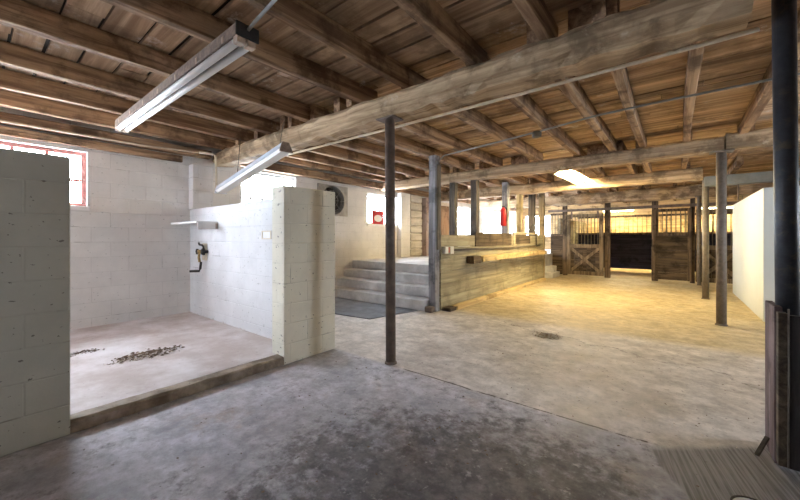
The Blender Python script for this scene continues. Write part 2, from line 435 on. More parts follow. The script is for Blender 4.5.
window('window_3', 'X', XL, *W3, spl(6.2, 7.35, 4), [2.0], 'whiteframe')
window('window_4', 'X', XL, *W4, spl(10.25, 11.9, 4), [1.9], 'whiteframe')
window('window_5', 'X', XL, *W5, spl(12.8, 14.7, 4), [1.85], 'whiteframe')
window('window_6', 'Y', YF, *W6, spl(-5.75, -4.55, 3), [1.85], 'whiteframe')
window('window_unseen_right', 'X', XR, *W8, spl(4.9, 5.9, 3), [1.6], 'whiteframe')
window('window_unseen_back', 'Y', YB, *W9, spl(-5.7, -4.9, 2), [1.9], 'whiteframe')

# ---------------------------------------------------------------- beams and joists
def hbeam(name, y, x0, x1, z0, z1, w, label, mat='beam_x', seg=40, jit=.008, ch=.03, wave=.01, seed=0):
    bm = BM(); timber(bm, (x0, y, (z0 + z1) / 2), (x1, y, (z0 + z1) / 2), w, z1 - z0, seg, jit, ch, wave, seed)
    return tag(link(name, bm, mat), label, 'beam', 'hewn ceiling beams')
hbeam('ceiling_beam', 2.69, XL - .1, .32, 2.45, 2.68, .33, 'nearest rough hewn ceiling beam, resting on the rusty round post', seed=1, ch=.06, jit=.012, seg=60)
hbeam('ceiling_beam', 6.74, XL - .1, .54, 2.48, 2.68, .26, 'second hewn ceiling beam, crossing above the half wall behind the nearest beam', seed=2)
hbeam('ceiling_beam', 6.74, .56, XR, 2.50, 2.72, .24, 'short ceiling beam running right from the top of the tan steel post', seed=5, seg=20)
hbeam('ceiling_beam', 9.43, XL - .1, .44, 2.44, 2.70, .26, 'third hewn ceiling beam, just behind the lit yellow lamp', seed=3)
hbeam('ceiling_beam', 12.3, XL - .1, XR, 2.34, 2.66, .30, 'ragged dark ceiling beam directly over the horse stall doors', seed=4, jit=.03)
bm = BM(); box(bm, .46, XR, 9.33, 9.53, 2.30, 2.50)
tag(link('steel_beam', bm, 'greysteel', bev=.008), 'smooth grey horizontal beam running right from the thinner tan post', 'beam')

bm = BM(); tube(bm, (.97, 9.43, 2.0), (.97, 9.43, 2.302), .012, 10)
tag(link('hanging_rod', bm, 'rust'), 'thin rod hanging from the grey horizontal beam above the white partition', 'rod')

def joists(xs, y0, y1, w, where, seed, zb=ZJ, mat='joist_y', skew=None, lab=None):
    for i, x in enumerate(xs):
        bm = BM(); rnd = random.Random(seed + i)
        ww = w * rnd.uniform(.88, 1.15); sk = (skew or {}).get(i, 0.)
        timber(bm, (x - sk, y0, (zb + ZC) / 2), (x + sk, y1, (zb + ZC) / 2), ww, ZC - zb - .003, 16, .004, .008, .008, seed + i)
        tag(link('ceiling_joist', bm, mat), f'rough brown joist {where}, {ORD[i]} from the left wall', 'joist', 'joists ' + where)
joists([-5.70, -5.0, -4.32, -3.50, -2.70, -2.0, -1.31, -.74, -.08], YB + .02, 2.80, .075, 'in front of the nearest beam', 20, skew={4: .11})
joists([-5.75, -5.30, -4.72, -4.05, -3.42, -2.78, -2.0, -1.33, -.81, -.40, .13, .73], 2.58, 6.80, .088, 'between the nearest and second beams', 50)
joists([-5.6, -5.0, -4.4, -3.8, -3.15, -2.5, -1.35, -.72, -.45, .15, .8], 6.68, 9.50, .095, 'between the second and third beams', 80)
joists([-5.4, -4.6, -3.8, -3.0, -2.2, -1.4, -.6, .2, 1.0], 9.38, 12.4, .09, 'between the third beam and the stalls', 110)
joists([-5.2, -4.2, -3.3, -2.4, -1.6, -.8, .0, .8], 12.2, YF - .02, .09, 'over the horse stalls', 140)
# blocking pieces between joists
def blocking(loc, sx, sy, sz, label):
    bm = BM(); box(bm, loc[0] - sx/2, loc[0] + sx/2, loc[1] - sy/2, loc[1] + sy/2, loc[2], loc[2] + sz)
    tag(link('wood_block', bm, 'joist_y', bev=.004), label, 'block', 'wood blocks on top of the beams')
blocking((-.44, 2.68, 2.68), .30, .10, .17, 'wood block on the nearest beam at its right end')
blocking((-1.02, 6.74, 2.68), .34, .08, .17, 'dark wood block on the second beam above the yellow lamp')
blocking((-2.35, 6.74, 2.68), .30, .10, .17, 'wood block on the second beam right of the slim posts')
blocking((-3.02, 2.68, 2.68), .10, .12, .17, 'small wood block on the nearest beam left of the round post')
blocking((-3.95, 2.68, 2.68), .09, .12, .17, 'small wood block on the nearest beam above the tilted lamp')

# ---------------------------------------------------------------- posts
def pipe_post(x, y, r, ztop, mat, label, flange=.12, lean=(0, 0), cap=True, foot=True):
    t = thing('steel_post', (x, y, 0), label, 'post', 'round steel posts')
    bm = BM(); tube(bm, (x, y, 0), (x + lean[0], y + lean[1], ztop - .012), r, 24); link('shaft', bm, mat, t)
    if cap:
        bm = BM(); box(bm, x + lean[0] - flange, x + lean[0] + flange, y + lean[1] - flange * .8, y + lean[1] + flange * .8, ztop - .014, ztop)
        link('top_plate', bm, mat, t, bev=.003)
    if foot:
        bm = BM(); lathe(bm, (x, y, 0), (0, 0, 1), [(0, r * 1.25), (.012, r * 1.2), (.02, r * 1.02)], 24); link('foot_collar', bm, mat, t)
    return t
pipe_post(-2.22, 2.63, .050, 2.452, 'rust', 'slim rusty round post standing in the middle of the floor', .11, (-.03, .02))
pipe_post(.52, 6.74, .058, 2.49, 'tanpipe', 'thick tan steel post in front of the white partition', .13)
pipe_post(.49, 9.43, .055, 2.45, 'tanpipe', 'tan steel post just behind and left of the thickest tan post', .10)
pipe_post(.50, 12.05, .042, 2.36, 'tanpipe', 'thin tan post farthest back, close to the stall doors', .09)
pipe_post(.505, 2.90, .048, 2.68, 'darkpipe', 'dark heavy pipe post at the right edge, set in a black box', .12, (-.034, -.08), foot=False)

def wood_post(x, y, w, d, z0, z1, mat, label, seed=0, name='wooden_post'):
    bm = BM(); timber(bm, (x, y, z0), (x, y, z1), w, d, 12, .003, .008, .004, seed)
    return tag(link(name, bm, mat), label, 'post', 'upright wooden posts')
p435 = wood_post(-3.23, 4.98, .14, .14, 0, 2.655, 'post_z', 'blue grey square post at the near end of the plank half wall', 1)
bm = BM(); box(bm, -3.155, -3.135, 4.94, 5.05, 1.05, 2.5); link('dark_edge_strip', bm, 'post_dark', p435)
wood_post(-3.86, 6.74, .14, .14, .72, 2.48, 'post_dark', 'dark square post on the platform, nearest behind the half wall', 2)
wood_post(-3.34, 6.74, .14, .14, .72, 2.48, 'post_dark', 'dark square post behind the half wall, second along, under the second beam', 3)
wood_post(-3.36, 8.50, .15, .14, .72, 2.66, 'post_z', 'grey post behind the half wall that carries the red extinguisher', 4)
wood_post(-3.33, 9.43, .15, .15, .72, 2.44, 'post_tan', 'tan post behind the half wall, under the third beam', 5)
wood_post(-3.34, 10.5, .17, .15, .72, 2.66, 'post_dark', 'dark brown post behind the far part of the half wall', 6)
wood_post(-3.22, 11.05, .15, .15, 0, 2.66, 'post_tan', 'rough tan post at the far end of the half wall', 7)
wood_post(-5.90, 8.53, .30, .16, .72, 2.45, 'post_pink', 'pinkish whitewashed timber against the left wall on the platform', 8, 'wall_timber')

# log wall section and plywood door on the platform
for i in range(8):
    bm = BM(); z = .72 + i * .222
    timber(bm, (-5.92, 7.81, z + .11), (-5.92, 8.37, z + .11), .14, .214, 6, .006, .03, 0, 200 + i)
    tag(link('wall_log', bm, 'log'), f'whitewashed log in the short stacked log wall, {ORD[i]} from the bottom', 'log', 'stacked whitewashed wall logs')
t = thing('plywood_door', (-5.94, 9.4, .72), 'brown plywood door leaning in a pale frame beyond the timber', 'door')
bm = BM(); box(bm, -5.97, -5.92, 8.80, 10.05, .74, 2.3); link('door_panel', bm, 'panel', t)
bm = BM(); box(bm, -5.99, -5.88, 8.72, 8.82, .72, 2.4); box(bm, -5.99, -5.88, 10.03, 10.12, .72, 2.4); box(bm, -5.99, -5.88, 8.82, 10.03, 2.3, 2.4)
link('door_frame', bm, 'conduit', t, bev=.004)

# ---------------------------------------------------------------- steps and mat
bm = BM(); rnd = random.Random(5)
for i in range(4):
    box(bm, XL + .002, -3.33, 4.84 + i * .28, 5.84, .001 + i * .18, .18 + i * .18 - .0)
tag(link('concrete_steps', bm, 'step', bev=.012), 'four worn grey concrete steps rising to the platform', 'steps')
bm = BM()
loft(bm, [[V(p + (z,)) for p in ((-5.9, 3.55), (-3.66, 3.83), (-3.45, 4.80), (-5.9, 4.80))] for z in (.001, .012)])
tag(link('rubber_mat', bm, 'mat'), 'dark grey rubber mat lying at the foot of the steps', 'mat')

# ---------------------------------------------------------------- plank half wall
HX = -3.14
hw = thing('plank_half_wall', (HX, 8.0, 0), 'long half wall of weathered horizontal planks beside the platform', 'half wall')
bm = BM(); rnd = random.Random(11)
z = .02
for i in range(6):
    h = .215; yy = 5.06
    while yy < 10.95:
        L = rnd.choice([2.0, 3.0, 3.95]); e = min(yy + L, 10.97)
        if 10.97 - e < .5: e = 10.97
        d = rnd.uniform(0, .008)
        box(bm, HX - .045, HX - .012 + d, yy + .002, e - .002, z, z + h - .006)
        yy = e
    z += h
link('plank_cladding', bm, 'plank_y', hw, bev=.003)
bm = BM()
for y in (5.15, 6.4, 7.7, 9.0, 10.3, 10.9): box(bm, HX - .10, HX - .046, y - .04, y + .04, .725, 1.30)
link('stud_frame', bm, 'plank_dark', hw)
bm = BM(); box(bm, HX - .012, HX + .012, 6.35, 8.30, 1.08, 1.36); o = link('patch_board', bm, 'plank_dark', hw, bev=.003); o['label'] = 'dark brown patch board at the top'
bm = BM(); box(bm, HX - .015, HX + .012, 8.42, 8.56, 1.06, 1.40); box(bm, HX - .015, HX + .012, 8.56, 10.4, 1.34, 1.40); box(bm, HX - .015, HX + .012, 10.28, 10.4, .98, 1.34)
o = link('board_trim_frame', bm, 'plank_y', hw, bev=.003); o['label'] = 'pale board frame near the far end'
bm = BM(); box(bm, HX - .012, HX + .006, 8.56, 9.7, 1.10, 1.335); link('dark_infill_board', bm, 'plank_dark', hw)
# yellow shelf with its dark bracket
t = thing('wall_shelf', (HX + .1, 8.4, .8), 'long fresh yellow shelf board fixed along the half wall', 'shelf')
bm = BM(); box(bm, HX + .0, HX + .20, 6.31, 10.6, .84, .885); link('shelf_board', bm, 'yellow_y', t, bev=.004)
bm = BM(); box(bm, HX + .17, HX + .20, 6.31, 10.6, .785, .84); link('shelf_rail', bm, 'yellow_y', t, bev=.003)
bm = BM(); box(bm, HX, HX + .16, 5.98, 6.30, .76, .90); o = link('dark_end_block', bm, 'plank_dark', t, bev=.01); o['label'] = 'blackened block at the near end'
for yb in (7.6, 9.2, 10.4):
    bm = BM(); loft(bm, [[V((HX, y, .72)), V((HX + .165, y, .84)), V((HX, y, .84))] for y in (yb - .02, yb + .02)]); link('shelf_bracket', bm, 'plank_y', t)
# lumber on the floor
bm = BM(); timber(bm, (-3.01, 5.30, .035), (-3.03, 10.6, .035), .12, .068, 20, .001, .006, 0, 9)
tag(link('lumber_plank', bm, 'yellow_y'), 'long yellow lumber plank lying on the floor along the half wall', 'plank')
bm = BM(); box(bm, -3.13, -2.96, 5.07, 5.28, .001, .06)
tag(link('wood_offcut', bm, 'plank_dark', bev=.006), 'short dark wood offcut at the near end of the yellow floor plank', 'wood')
bm = BM(); box(bm, -3.30, -3.16, 4.78, 4.90, .001, .10)
tag(link('wood_offcut', bm, 'rust', bev=.02), 'dark rusty lump at the foot of the blue grey post', 'wood')
# electrical boxes and conduit
t = thing('electrical_box', (HX + .03, 5.15, .97), 'white and red electrical box on the half wall beside the blue grey post', 'electrical box')
bm = BM(); box(bm, HX, HX + .07, 5.09, 5.19, .98, 1.10); link('white_box', bm, 'boxwhite', t, bev=.006)
bm = BM(); box(bm, HX, HX + .06, 5.195, 5.26, .99, 1.09); link('red_cover', bm, 'boxred', t, bev=.006)
bm = BM(); box(bm, HX, HX + .07, 5.265, 5.38, .97, 1.10); link('outlet_cover', bm, 'boxwhite', t, bev=.006)
bm = BM(); path(bm, [(HX + .03, 5.39, 1.035), (HX + .03, 7.5, 1.03), (HX + .03, 10.5, 1.03)], .016)
tag(link('conduit_pipe', bm, 'tanpipe'), 'straight conduit running along the half wall from the electrical box', 'conduit')
bm = BM(); path(bm, [(HX + .03, 10.15, 1.04), (HX + .03, 10.15, 1.2), (HX + .03, 10.15, 1.36)], .018)
tag(link('conduit_pipe', bm, 'valve'), 'short dark upright pipe near the far end of the half wall', 'conduit')
# red extinguisher on the post
t = thing('fire_extinguisher', (-3.36, 8.35, 1.58), 'red fire extinguisher hanging on the grey post behind the half wall', 'extinguisher')
EX, EY = -3.36, 8.352
bm = BM(); lathe(bm, (EX, EY, 1.55), (0, 0, 1), [(0, .05), (.01, .075), (.38, .075), (.43, .05), (.45, .025), (.47, .025)], 20); link('cylinder', bm, 'red', t)
bm = BM(); box(bm, EX - .02, EX + .02, EY - .05, EY + .05, 2.02, 2.05); link('valve_handle', bm, 'black', t)
bm = BM(); path(bm, [(EX + .02, EY, 2.03), (EX + .085, EY, 1.99), (EX + .09, EY, 1.8), (EX + .09, EY, 1.66)], .01); link('hose', bm, 'black', t)
# small pale step block by the stall
bm = BM(); box(bm, -3.28, -2.95, 11.25, 12.1, .001, .16); box(bm, -3.28, -3.05, 11.6, 12.1, .161, .34)
tag(link('step_block', bm, 'step', bev=.012), 'small pale concrete step block between the half wall and the stalls', 'step')

# ---------------------------------------------------------------- stalls
YS = 12.5
bm = BM(); box(bm, -3.4, 1.75, YS - .12, YS - .07, 2.12, 2.20)
tag(link('sliding_door_track', bm, 'rust', bev=.004), 'long dark overhead track carrying the sliding stall doors', 'track')
for x, w, lab in ((-2.90, .13, 'dark stall post left of the cross braced stall door'), (-1.66, .15, 'dark tall stall post left of the open stall doorway'),
                  (-.46, .15, 'dark stall post right of the open stall doorway'), (.38, .10, 'dark slim stall post right of the solid sliding door')):
    wood_post(x, YS + .04, w, .13, 0, 2.5, 'stall_z', lab, int(abs(x) * 9), 'stall_post')

def stall_bars(parent, x0, x1, y, z0, z1, n, r=.011):
    for i in range(n):
        x = x0 + (x1 - x0) * (i + .5) / n
        bm = BM(); tube(bm, (x, y, z0), (x, y, z1), r, 8); link('bar', bm, 'bar', parent)
def braced_door(x0, x1, y, label, nb):
    t = thing('stall_door', ((x0 + x1) / 2, y, .03), label, 'stall door', 'sliding stall doors')
    zb, zm, zt = .05, 1.05, 2.03; w = .11
    bm = BM()
    box(bm, x0, x0 + w, y - .04, y + .02, zb, zt); box(bm, x1 - w, x1, y - .04, y + .02, zb, zt)
    box(bm, x0 + w, x1 - w, y - .04, y + .02, zb, zb + .12); box(bm, x0 + w, x1 - w, y - .04, y + .02, zm - .12, zm); box(bm, x0 + w, x1 - w, y - .04, y + .02, zt - .1, zt)
    link('door_frame', bm, 'door_frame', t, bev=.004)
    bm = BM(); n = 7
    for i in range(n):
        a = x0 + w + (x1 - x0 - 2 * w) * i / n; b = x0 + w + (x1 - x0 - 2 * w) * (i + 1) / n
        box(bm, a, b - .004, y + .0, y + .018, zb + .12, zm - .12)
    link('board_panel', bm, 'stall_x', t)
    for a, b in (((x0 + w, zb + .12), (x1 - w, zm - .12)), ((x0 + w, zm - .12), (x1 - w, zb + .12))):
        bm = BM(); dy = .012 if a[1] < b[1] else .0
        bar(bm, (a[0], y - .018 - dy, a[1]), (b[0], y - .018 - dy, b[1]), .012, .09)
        link('cross_brace', bm, 'door_frame', t)
    stall_bars(t, x0 + w, x1 - w, y - .01, zm, zt - .1, nb)
    for x in (x0 + .15, x1 - .15):
        bm = BM(); box(bm, x - .025, x + .025, y - .055, y - .042, zt - .16, 2.115)
        link('door_hanger', bm, 'rust', t)
braced_door(-2.82, -1.76, YS - .02, 'closed stall door with cross brace and upper bars', 9)
braced_door(.45, 1.40, YS - .02, 'cross braced stall door half hidden behind the tan posts', 8)
# solid sliding door
t = thing('stall_door', (-.02, YS - .06, .03), 'solid plank sliding stall door, slid open right of the dark doorway', 'stall door', 'sliding stall doors')
x0, x1, y = -.52, .36, YS - .10
bm = BM()
for i in range(6): box(bm, x0 + .09, x1 - .09, y, y + .03, .06 + i * .21, .06 + i * .21 + .205)
link('board_panel', bm, 'stall_x', t)
bm = BM(); box(bm, x0, x0 + .09, y - .015, y + .04, .05, 2.08); box(bm, x1 - .09, x1, y - .015, y + .04, .05, 2.08)
box(bm, x0 + .09, x1 - .09, y - .015, y + .04, 1.32, 1.40); box(bm, x0 + .09, x1 - .09, y - .015, y + .04, 2.0, 2.08)
link('door_frame', bm, 'stall_z', t, bev=.004)
stall_bars(t, x0 + .09, x1 - .09, y + .012, 1.40, 2.0, 7)
bm = BM(); box(bm, x0 - .015, x0 + .01, y - .05, y - .016, 1.0, 1.22); link('door_handle', bm, 'black', t)
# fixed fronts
def stall_front(x0, x1, y, z0, zb, zt, nb, label, name='stall_partition', mat='stall_x'):
    t = thing(name, ((x0 + x1) / 2, y, z0), label, 'stall partition', 'stall partitions')
    bm = BM(); n = max(1, round((zb - z0) / .2)); h = (zb - z0) / n
    for i in range(n): box(bm, x0, x1, y, y + .04, z0 + i * h, z0 + (i + 1) * h - .006)
    box(bm, x0, x1, y + .042, y + .055, z0, zb); link('board_wall', bm, mat, t)
    bm = BM(); box(bm, x0, x1, y - .01, y + .05, zb, zb + .07); box(bm, x0, x1, y - .01, y + .05, zt, zt + .07)
    link('rail', bm, 'stall_z', t)
    stall_bars(t, x0, x1, y + .02, zb + .07, zt, nb)
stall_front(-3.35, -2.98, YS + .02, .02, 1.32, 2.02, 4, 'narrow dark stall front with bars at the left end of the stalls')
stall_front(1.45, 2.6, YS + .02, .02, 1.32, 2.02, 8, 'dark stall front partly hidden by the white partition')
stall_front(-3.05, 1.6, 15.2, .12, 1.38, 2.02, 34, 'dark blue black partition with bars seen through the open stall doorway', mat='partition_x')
# side partition between the stalls and the platform hall
bm = BM()
for i in range(6): box(bm, -3.12, -3.07, YS + .1, YF - .01, .73 + i * .2, .73 + i * .2 + .194)
tag(link('stall_side_wall', bm, 'plank_y'), 'side wall of planks between the stalls and the platform', 'stall partition')

# ---------------------------------------------------------------- guard box around the pipe
t = thing('pipe_guard', (.66, 2.88, 0), 'black board box around the foot of the heavy pipe at the right edge', 'box')
bm = BM(); box(bm, .475, .95, 2.735, 2.765, .015, .835); link('front_board', bm, 'box_z', t, bev=.004)
bm = BM(); box(bm, .43, .462, 2.79, 3.04, .0, .87); o = link('side_board', bm, 'box_edge', t, bev=.004); o['label'] = 'purple grey side board'
bm = BM(); box(bm, .436, .472, 2.73, 2.788, .02, .845); link('corner_batten', bm, 'plank_dark', t, bev=.003)
bm = BM(); path(bm, [(.473, 2.73, .02), (.475, 2.732, .45), (.474, 2.731, .87)], .004); link('edge_wire', bm, 'tanpipe', t)
bm = BM(); bar(bm, (.365, 2.81, .009), (.42, 2.90, .09), .018, .014); tag(link('wood_stick', bm, 'plank_dark'), 'short dark stick leaning on the black box', 'stick')
bm = BM(); lathe(bm, (.29, 2.25, .0), (0, 0, 1), [(.0005, .080), (.004, .078), (.006, .072)], 32)
o = tag(link('drain_cover', bm, 'step'), 'round grey drain cover set in the brushed floor at lower right', 'drain cover')
bm = BM(); n = 40
loft(bm, [[V((.29 + r * math.cos(a), 2.25 + r * math.sin(a), z)) for r, z in ((.079, .001), (.086, .001), (.086, .008), (.079, .008))] for a in [2 * math.pi * i / n for i in range(n + 1)]], False)
link('rim', bm, 'valve', o)

# ---------------------------------------------------------------- lights
def twin_tube_lamp(name, x0, x1, y, z, label):
    t = thing(name, ((x0 + x1) / 2, y, z), label, 'lamp', 'hanging strip lamps')
    bm = BM()
    prof = [(-.072, .0), (-.066, .085), (.066, .085), (.072, .0), (.064, .0), (.060, .078), (-.060, .078), (-.064, .0)]
    loft(bm, [[V((x, y + a, z + b)) for a, b in prof] for x in (x0, x1)]); link('housing', bm, 'housing', t)
    bm = BM(); box(bm, x0 + .01, x1 - .01, y - .056, y + .056, z + .014, z + .077); link('ballast_cover', bm, 'housing', t)
    for s in (-1, 1):
        bm = BM(); tube(bm, (x0 + .05, y + s * .037, z - .017), (x1 - .05, y + s * .037, z - .017), .026, 16); tb = link('tube', bm, 'tube', t)
        for x in (x0 + .03, x1 - .03):
            bm = BM(); box(bm, x - .03, x + .03, y + s * .037 - .029, y + s * .037 + .029, z - .046, z + .013); link('socket', bm, 'socket', tb, bev=.006)
    bm = BM(); box(bm, x1 + .001, x1 + .014, y - .08, y + .08, z - .008, z + .085); link('end_plate', bm, 'black', t, bev=.003)
    for k in range(7):
        x = x0 + .2 + k * (x1 - x0 - .4) / 6
        bm = BM(); box(bm, x - .012, x + .012, y - .0745, y - .071, z + .005, z + .05); link('clip', bm, 'socket', t)
    return t
LZ = 2.593
twin_tube_lamp('strip_light', -5.29, -2.25, 1.165, LZ, 'long twin tube strip lamp with rusty housing, fixed under the joists at upper left')
bm = BM(); path(bm, [(-2.23, 1.165, LZ + .05), (-2.15, 1.16, LZ + .062), (-1.85, 1.13, LZ + .07), (-1.5, 1.10, LZ + .075), (-1.2, 1.05, LZ + .075)], .011)
tag(link('power_cable', bm, 'cable'), 'grey cable running under the joists from the end of the rusty strip lamp', 'cable')
# tilted lamp
t = thing('strip_light', (-4.5, 2.40, 2.0), 'grey strip lamp hanging tilted against the nearest beam', 'lamp', 'hanging strip lamps')
a, b = V((-5.46, 2.41, 2.0)), V((-3.72, 2.41, 2.36)); d, s, u = frame_of(a, b)
bm = BM(); loft(bm, [[p + s * q[0] + u * q[1] for q in ((-.09, -.03), (-.04, .055), (.04, .055), (.09, -.03))] for p in (a, b)]); link('reflector', bm, 'reflector', t)
bm = BM(); loft(bm, [[p + s * q[0] + u * q[1] for q in ((-.082, -.032), (.082, -.032), (.06, -.065), (-.06, -.065))] for p in (a + d * .01, b - d * .01)]); link('diffuser', bm, 'tube', t)
for p, e in ((a, -1), (b, 1)):
    bm = BM(); loft(bm, [[p + d * e * w + s * q[0] + u * q[1] for q in ((-.092, -.065), (-.045, .06), (.045, .06), (.092, -.065))] for w in (.001, .02)])
    link('end_plate', bm, 'housing' if e > 0 else 'reflector', t)
bm = BM(); path(bm, [b - d * .12 + u * .05, V((-3.80, 2.43, 2.66)), V((-3.80, 2.44, 2.69))], .005, 6); link('hanger_wire', bm, 'wire', t)
bm = BM(); path(bm, [a + d * .55 + u * .05, V((-4.86, 2.42, 2.69))], .005, 6); link('hanger_wire', bm, 'wire', t)
# conduits on the ceiling
bm = BM(); path(bm, [(-5.843, YB + .1, 2.55), (-5.843, .2, 2.55), (-5.843, 1.5, 2.55), (-5.70, 2.2, 2.56)], .014); path(bm, [(-5.70, 2.2, 2.56), (-5.60, 2.37, 2.55), (-5.58, 2.39, 2.50), (-5.58, 2.40, 2.03)], .018)
tag(link('conduit_pipe', bm, 'conduit'), 'pale conduit along the left wall top, dropping beside the tilted lamp', 'conduit')
for dz, dy, lab in ((2.46, 2.88, 'upper'), (2.435, 2.84, 'lower')):
    bm = BM(); path(bm, [(-5.2, dy, dz + .02), (-4.0, dy, dz), (-2.4, dy, dz - .005), (-1.0, dy, dz), (.2, dy, dz + .012), (.38, dy, dz + .016)], .011)
    tag(link('conduit_pipe', bm, 'conduit'), f'pale {lab} conduit of the pair under the nearest beam', 'conduit')
bm = BM(); path(bm, [(-3.16, 5.0, 2.45), (-3.14, 5.0, 2.58), (-3.05, 5.0, 2.64), (-2.77, 4.95, 2.645), (-1.97, 4.78, 2.643), (-1.38, 4.65, 2.645), (-.71, 4.45, 2.64), (-.2, 4.42, 2.645), (.66, 4.42, 2.65), (1.6, 4.4, 2.65)], .012)
tag(link('conduit_pipe', bm, 'cable'), 'thin grey conduit crossing under the joists from the blue grey post', 'conduit')
bm = BM(); lathe(bm, (-1.42, 4.66, 2.58), (0, 0, 1), [(0, .03), (.0, .055), (.05, .06), (.07, .05)], 16)
t = tag(link('junction_box', bm, 'wire'), 'dark round junction box on the thin grey conduit', 'junction box')

def lit_lamp(name, p0, p1, z, label, w=.22):
    """lit fluorescent: sheet metal reflector, two glowing tubes"""
    p0, p1 = V((*p0, z)), V((*p1, z)); d, s, u = frame_of(p0, p1)
    t = thing(name, ((p0 + p1) / 2), label, 'lamp', 'lit strip lamps')
    bm = BM(); prof = [(-w, -.01), (-w * .5, .05), (w * .5, .05), (w, -.01), (w - .008, -.01), (w * .48, .042), (-w * .48, .042), (-w + .008, -.01)]
    loft(bm, [[p + s * q[0] + u * q[1] for q in prof] for p in (p0, p1)]); link('reflector', bm, 'lampwhite', t)
    for k in (-1, 1):
        bm = BM(); tube(bm, p0 + s * k * w * .4 + d * .04 - u * .0, p1 + s * k * w * .4 - d * .04, .022, 12); link('tube', bm, 'glow', t)
    for k in (.12, .88):
        bm = BM(); path(bm, [p0.lerp(p1, k) + u * .05, p0.lerp(p1, k) + u * (ZC - z)], .006, 6); link('hanger_wire', bm, 'wire', t)
lit_lamp('strip_light', (-1.72, 7.45), (-1.66, 9.20), 2.56, 'brightly lit yellow strip lamp under the joists behind the second beam')
lit_lamp('strip_light', (-2.3, 16.1), (-1.25, 16.1), 2.33, 'lit strip lamp inside the stalls behind the open doorway', .12)
lit_lamp('strip_light', (.7, 16.1), (1.9, 16.1), 2.3, 'lit strip lamp inside the right hand stall', .12)

# ---------------------------------------------------------------- wash bay fittings, fan
t = thing('wall_shelf', (-5.5, 2.123, 1.4), 'small white wooden shelf on the wash bay divider wall', 'shelf')
bm = BM(); box(bm, -5.96, -5.02, 1.90, 2.178, 1.455, 1.48); link('shelf_board', bm, 'sill', t, bev=.004)
bm = BM(); box(bm, -5.60, -5.02, 2.147, 2.179, 1.38, 1.455); link('shelf_rail', bm, 'post_pink', t)
bm = BM(); box(bm, -5.05, -5.02, 1.92, 2.147, 1.38, 1.455); link('end_board', bm, 'sill', t)
t = thing('water_tap', (-5.45, 2.143, .78), 'brass and black mixer tap on the wash bay divider wall', 'tap')
bm = BM(); box(bm, -5.52, -5.36, 2.168, 2.179, .92, 1.17); link('back_plate', bm, 'conduit', t, bev=.006)
bm = BM(); lathe(bm, (-5.44, 2.163, 1.05), (0, -1, 0), [(0, .055), (.02, .055), (.03, .03), (.08, .03), (.085, .015)], 18); path(bm, [(-5.44, 2.103, 1.05), (-5.44, 2.092, .97), (-5.44, 2.103, .90)], .018); link('tap_body', bm, 'brass', t)
for x in (-5.53, -5.35):
    bm = BM(); tube(bm, (x, 2.183, 1.05), (x, 2.112, 1.05), .022); lathe(bm, (x, 2.118, 1.05), (0, -1, 0), [(0, .04), (.02, .045), (.03, .02)], 10); link('tap_knob', bm, 'valve', t)
bm = BM(); path(bm, [(-5.52, 2.123, 1.18), (-5.50, 2.123, 1.15), (-5.40, 2.123, 1.145), (-5.36, 2.123, 1.12), (-5.36, 2.132, 1.0)], .014); link('feed_pipe', bm, 'valve', t)
bm = BM(); path(bm, [(-5.44, 2.123, .90), (-5.44, 2.112, .80), (-5.45, 2.103, .765), (-5.52, 2.0, .765)], .018); link('spout', bm, 'valve', t)
t = thing('wall_plate', (-3.74, 2.172, 1.24), 'empty square rusty mounting plate on the white divider wall', 'plate')
bm = BM(); box(bm, -3.84, -3.64, 2.175, 2.180, 1.235, 1.335); link('plate', bm, 'sill', t)
bm = BM()
for a, b, c, d in ((-3.84, -3.64, 1.235, 1.247), (-3.84, -3.64, 1.323, 1.335), (-3.84, -3.825, 1.247, 1.323), (-3.655, -3.64, 1.247, 1.323)): box(bm, a, b, 2.167, 2.174, c, d)
link('rim', bm, 'conduit', t)

yc, zc = (FAN[0] + FAN[1]) / 2, (FAN[2] + FAN[3]) / 2
t = thing('exhaust_fan', (XL, yc, zc), 'square grey exhaust fan with sooty blades set in the left wall', 'fan')
bm = BM(); n = 40; R = .325
ring = lambda r, x: [V((x, yc + r * math.cos(2 * math.pi * i / n), zc + r * math.sin(2 * math.pi * i / n))) for i in range(n)]
def sq(x):
    out = []
    for i in range(n):
        a = 2 * math.pi * i / n; c, s_ = math.cos(a), math.sin(a); k = 1 / max(abs(c), abs(s_))
        out.append(V((x, yc + c * k * .43, zc + s_ * k * .34)))
    return out
loft(bm, [sq(XL - .03), sq(XL + .02), ring(R, XL + .02), ring(R - .015, XL - .04), ring(R - .015, XL - .2)], False); link('fan_frame', bm, 'fan', t)
bm = BM(); lathe(bm, (XL - .10, yc, zc), (1, 0, 0), [(0, .05), (.05, .07), (.10, .06), (.11, .02)], 18); link('motor_hub', bm, 'fandark', t)
for k in range(5):
    bm = BM(); an = k * 2 * math.pi / 5 + .3; rows = []
    for i in range(5):
        r = .05 + (R - .08) * i / 4; wd = .10 + .10 * i / 4
        row = []
        for j, sg in enumerate((-1, 1)):
            th = an + sg * wd / 2 / max(r, .12)
            row.append(V((XL - .07 + sg * .035, yc + r * math.cos(th), zc + r * math.sin(th))))
        rows.append(row + [p + V((.004, 0, 0)) for p in reversed(row)])
    loft(bm, rows); link('fan_blade', bm, 'fandark', t)
bm = BM(); box(bm, XL - .20, XL - .18, yc - .42, yc + .42, zc - .33, zc + .33); link('rear_shutter', bm, 'fandark', t)
for k in range(2):
    bm = BM(); pts = [(XL + .024, yc + (.13 + .1 * k) * math.cos(2 * math.pi * i / 28), zc + (.13 + .1 * k) * math.sin(2 * math.pi * i / 28)) for i in range(29)]; path(bm, pts, .004, 6); link('guard_ring', bm, 'fan', t)
bm = BM()
